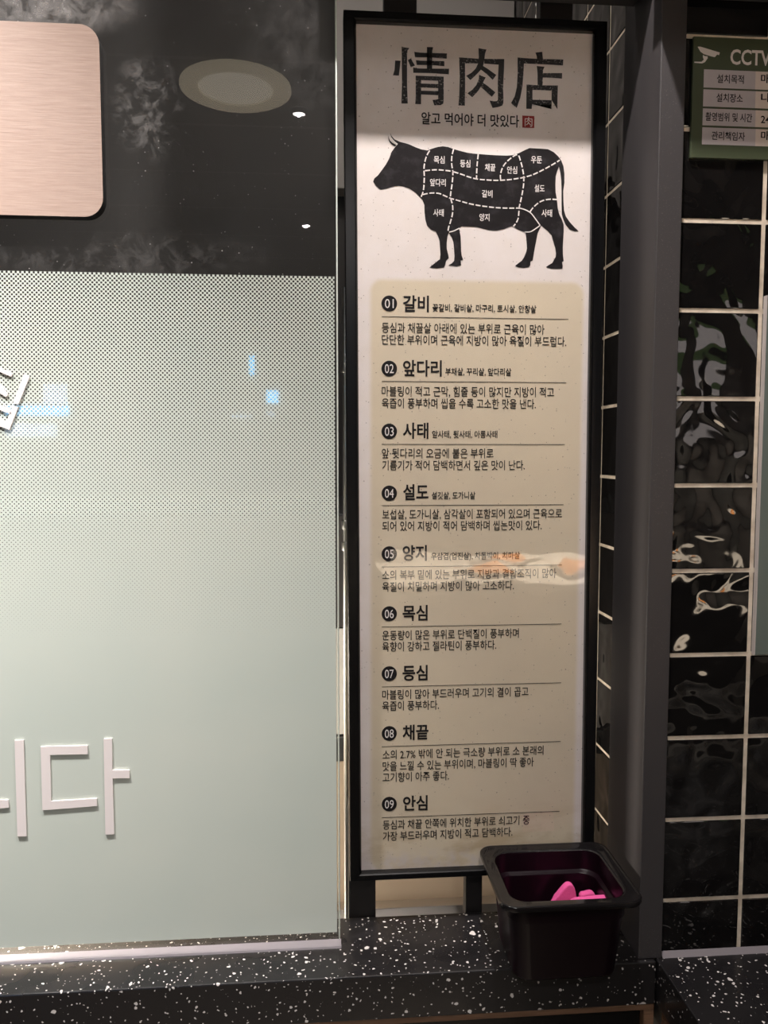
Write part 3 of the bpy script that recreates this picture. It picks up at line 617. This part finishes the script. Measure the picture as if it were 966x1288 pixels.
# ------------------------------------------------------------------ CCTV notice and grey-green board on the tiled wall
YN = 0.8862
tl, bl = atY(872, 45.4, YN), atY(869.1, 197.5, YN); xl = (tl.x+bl.x)/2; zt, zbn = tl.z, bl.z-0.0005; xr = xl+0.165
nt = empty('cctv_notice', (xl+0.08, YN, zbn), 'dark green CCTV notice with a camera symbol and table rows on the black tiles', 'notice')
pl = MB().box(xl, xr, YN, YN+0.004, zbn, zt, 0.0004).build('plate', M['green'], nt)
Q, qo, qs = YN-0.0003, (860, 30), 7.151
def nx(x, y=600): return atY(qo[0]+x/qs, qo[1]+y/qs, Q)
rows = [(408, 572, '설치목적', 298, 540, '매'), (588, 742, '설치장소', 293, 530, '내'), (760, 912, '촬영범위 및 시간', 195, 615, '24'), (930, 1084, '관리책임자', 250, 550, '매')]
for i, (ya, yb, t, x0, x1, t2) in enumerate(rows):
    p, q = nx(173, ya), nx(173, yb); xm = nx(648, ya).x; lx = nx(173, 740).x
    MB().flat([(lx, q.z), (xm, q.z), (xm, p.z), (lx, p.z)], Q).build('table_cell', M['cell_grey'], pl)
    MB().flat([(xm, q.z), (xr-0.006, q.z), (xr-0.006, p.z), (xm, p.z)], Q).build('table_cell', M['cell_pale'], pl)
    mb = MB(); zc = yb-45
    put_text(mb, t, qo[0]+x0/qs, qo[0]+x1/qs, qo[1]+(yb-42)/qs, 11.3, Q-0.0003, 0.012); mb.build('row_lettering', M['ink'], pl); mb = MB()
    put_text(mb, t2, qo[0]+693/qs, qo[0]+((775 if i != 1 else 790))/qs, qo[1]+(yb-(20 if i == 2 else 38))/qs, 12.5, Q-0.0003, 0.014, 0.01 if i == 2 else 0.075)
    mb.build('row_lettering', M['ink'], pl)
mb = MB(); put_text(mb, 'CCTV', qo[0]+418/qs, qo[0]+782/qs, qo[1]+362/qs, 25, Q, 0.022, 0.01); mb.build('heading_lettering', M['pale_print'], pl)
mb = MB()
tri_flat(mb, zp([(125, 205), (150, 205), (325, 258), (318, 282), (300, 276), (280, 300), (245, 292), (180, 272), (150, 250), (130, 215)], qo, qs, Q), Q)
tri_flat(mb, zp([(172, 280), (190, 290), (215, 292), (216, 310), (190, 345), (165, 356), (95, 350), (96, 340), (160, 341), (180, 322), (172, 300)], qo, qs, Q), Q)
mb.build('camera_symbol', M['pale_print'], pl)
a, b = atY(965, 372, 0.885), atY(945.5, 824, 0.885); bx = (a.x+b.x)/2+0.0005; bt = 0.1800
wb = empty('wall_board', (bx+0.1, 0.886, b.z), 'grey-green blank board with a pale edge fixed on the black tiles below the notice', 'board')
MB().box(bx+0.0015, bx+0.25, 0.8845, 0.8900, b.z, bt, 0.0004).build('board_face', M['greygreen'], wb)
MB().box(bx, bx+0.0013, 0.8840, 0.8900, b.z, bt).build('edge_strip', M['pale_edge'], wb)

# ------------------------------------------------------------------ kitchen behind the counter
kc = empty('kitchen_cabinet', (0.0, 1.35, -1.45), 'beige and white kitchen cabinet behind the counter, seen below and beside the poster board', 'cabinet')
MB().box(-1.2, 0.400, 1.195, 1.70, -1.45, -0.09, 0.002).build('body', M['dark_metal'], kc)
MB().box(-1.2, 0.400, 1.18, 1.194, -1.42, -0.466, 0.001).build('door', M['beige'], kc)
MB().box(-1.2, 0.400, 1.172, 1.194, -0.464, -0.427, 0.001).build('handle_rail', M['dark_metal'], kc)
MB().box(-1.2, 0.400, 1.18, 1.194, -0.425, -0.262, 0.001).build('drawer', M['white_panel'], kc)
MB().box(-1.2, 0.400, 1.18, 1.194, -0.260, -0.092, 0.001).build('panel', M['wall_grey'], kc)
st = empty('steel_shelf', (-0.2, 1.09, -1.45), 'stainless steel worktable behind the legs of the poster board', 'worktable')
MB().box(-1.2, 0.400, 1.000, 1.172, -0.712, -0.7055, 0.001).build('top', M['chrome'], st)
MB().box(-1.2, 0.400, 1.150, 1.172, -0.705, -0.685, 0.001).build('upstand', M['chrome'], st)
for x in (-1.15, 0.36):
    for y in (1.03, 1.14): MB().box(x, x+0.025, y, y+0.025, -1.45, -0.7125).build('leg', M['chrome'], st)
sp = empty('steel_pole', (0.0345, 1.10, -0.7055), 'thin stainless pole in the gap between the glass screen and the poster board', 'pole')
MB().lathe((0.0345, 1.10), [(0.0001, -0.7052), (0.004, -0.7052), (0.004, 0.225), (0.0001, 0.225)], 16).build('shaft', M['chrome'], sp, smooth=True)
for z in (-0.135, -0.105, 0.11): MB().lathe((0.0345, 1.10), [(0.0042, z), (0.0062, z+0.001), (0.0062, z+0.012), (0.0042, z+0.013)], 16).build('collar', M['chrome'], sp, smooth=True)

r = empty('bench_fill_lamp', (-0.52, 1.06, -0.7055), 'added unseen lamp behind the frosted film, brightening the beige cabinet', 'lamp')  # casing for the added bench fill, unseen behind the film
MB().lathe((-0.535, 1.06), [(0.0004, -0.7050), (0.04, -0.7050), (0.04, -0.698), (0.006, -0.694), (0.006, -0.46), (0.0004, -0.46)], 24).build('stand', M['dark_metal'], r)
MB().box(-0.55, -0.505, 1.03, 1.09, -0.455, -0.385, 0.004).build('lamp_head', M['dark_metal'], r)
# ------------------------------------------------------------------ room behind the viewer (seen in reflections)
r = empty('ceiling_lamp', (-0.247, -0.608, CE-0.02), 'large round warm ceiling lamp reflected in the top of the glass screen', 'lamp')
MB().lathe((-0.247, -0.608), [(0.165, CE-0.0005), (0.166, CE-0.010), (0.158, CE-0.014), (0.112, CE-0.012), (0.112, CE-0.004)]).build('trim_ring', M['lamp_ring'], r)
MB().lathe((-0.247, -0.608), [(0.1115, CE-0.006), (0.0005, CE-0.006)]).build('diffuser', M['lamp'], r)
for (x, y), lb in (((-0.063, -0.765), 'small bright ceiling spot reflected close below the round lamp on the glass'), ((-0.0626, -2.026), 'small bright ceiling spot reflected low in the clear glass just above the film')):
    r = empty('ceiling_spot', (x, y, CE-0.02), lb, 'lamp')
    MB().lathe((x, y), [(0.03, CE-0.0005), (0.03, CE-0.012), (0.0215, CE-0.014), (0.0215, CE-0.008)], 24).build('trim_ring', M['dark_metal'], r)
    MB().lathe((x, y), [(0.0205, CE-0.010), (0.0004, CE-0.010)], 24).build('bulb', M['lamp_hot'], r)

r = empty('serving_counter', (0.85, -1.0, -1.45), 'white-topped serving counter behind the viewer, mirrored faintly in the poster cover', 'counter')
MB().box(0.25, 1.45, -1.35, -0.68, -1.45, -0.47, 0.004).build('body', M['dark_wall'], r)
MB().box(0.23, 1.47, -1.37, -0.66, -0.469, -0.44, 0.004).build('top', M['white_panel'], r)
M['food'] = mat('orange food', (0.75, 0.28, 0.06), 0.45)
M['china'] = mat('white china', (0.85, 0.82, 0.78), 0.12)
for k, (x, y, lb) in enumerate(((0.62, -0.86, 'white plate of orange food nearest the poster side of the serving counter'), (0.95, -0.88, 'white plate of orange food in the middle of the serving counter'), (1.22, -1.12, 'white plate of orange food at the far end of the serving counter'), (0.74, -1.16, 'white plate of orange food at the back of the serving counter'))):
    r = empty('food_plate', (x, y, -0.4395), lb, 'plate', 'plates on the serving counter')
    MB().lathe((x, y), [(0.0005, -0.4393), (0.07, -0.4393), (0.125, -0.418), (0.127, -0.415), (0.124, -0.4155), (0.07, -0.435), (0.0005, -0.435)]).build('plate', M['china'], r, smooth=True)
    MB().lathe((x, y), [(0.068, -0.4348), (0.072, -0.422), (0.05, -0.405), (0.02, -0.398), (0.0005, -0.397)], 24).build('food', M['food'], r, smooth=True)
for x, lb in ((0.62, 'added dark pendant lamp brightening the near end of the serving counter'), (1.12, 'added dark pendant lamp brightening the far end of the serving counter')):
    r = empty('added_pendant', (x, -1.0, 0.60), lb, 'lamp', 'added pendants over the serving counter')
    MB().lathe((x, -1.0), [(0.13, 0.60), (0.10, 0.70), (0.03, 0.78), (0.006, 0.80), (0.006, CE-0.0005), (0.0052, CE-0.0005), (0.0052, 0.795), (0.029, 0.772), (0.098, 0.695), (0.128, 0.60), (0.13, 0.60)], 32).build('lamp_shade', M['dark_metal'], r, smooth=True)
    l = bpy.data.lights.new('added_pendant_bulb', 'SPOT'); l.energy = 300; l.color = (1.0, 0.86, 0.68); l.spot_size = math.radians(95); l.spot_blend = 0.4; l.shadow_soft_size = 0.01  # strong spot added so the plates show up in the poster cover
    lo = bpy.data.objects.new('added_pendant_bulb', l); COL.objects.link(lo); lo.parent = r; lo.location = (0, 0, 0.09)
r = empty('reflection_glow', (1.45, -1.45, 0.14), 'added glowing pale panel with a green band, mirrored in the tiles', 'reflection_glow')  # glow panel added to put streaks into the tile reflections
MB().box(1.22, 1.64, -1.50, -1.45, 0.12, 0.56, 0.004).build('case', M['dark_metal'], r)
M['glow_pale'] = mat('lightbox pale', (0.1, 0.1, 0.1), 0.4, emit=(1.0, 0.88, 0.84), estr=1.7)
M['glow_green'] = mat('lightbox green', (0.1, 0.1, 0.1), 0.4, emit=(0.22, 0.36, 0.12), estr=0.7)
MB().box(1.24, 1.62, -1.449, -1.447, 0.14, 0.41).build('lit_panel', M['glow_pale'], r)
MB().box(1.24, 1.62, -1.449, -1.447, 0.415, 0.54).build('green_band', M['glow_green'], r)
MB().box(1.24, 1.62, -1.49, -1.47, -1.45, 0.119).build('stand', M['dark_metal'], r)
for x0, x1, z0, z1, lb, pats in ((-1.95, -1.45, 0.05, 0.50, 'large wall screen with blue patches behind the viewer', ((0.05, 0.43, 0.18, 0.24, 'screen_blue'), (0.28, 0.42, 0.25, 0.37, 'screen_pale'), (0.05, 0.36, 0.05, 0.13, 'screen_pale'))),
                           (-0.60, 0.05, 0.20, 0.66, 'wall screen with small blue patches behind the viewer', ((0.27, 0.345, 0.11, 0.19, 'screen_blue'), (0.165, 0.20, 0.28, 0.40, 'screen_blue'), (0.05, 0.18, 0.02, 0.04, 'screen_pale'), (0.27, 0.32, 0.03, 0.06, 'screen_pale')))):
    r = empty('wall_screen', ((x0+x1)/2, -3.14, z0), lb, 'screen')
    sc_ = 1.0
    MB().box(x0, x1, -3.15, -3.11, z0, z1, 0.004).build('bezel', M['frame'], r)
    for a, b, c_, d in ((p[0], p[1], p[2], p[3]) for p in pats): pass
    for a, b, c_, d, mn in pats: MB().box(x0+a, x0+b, -3.1098, -3.108, z0+c_, z0+d).build('picture_patch', M[mn], r)
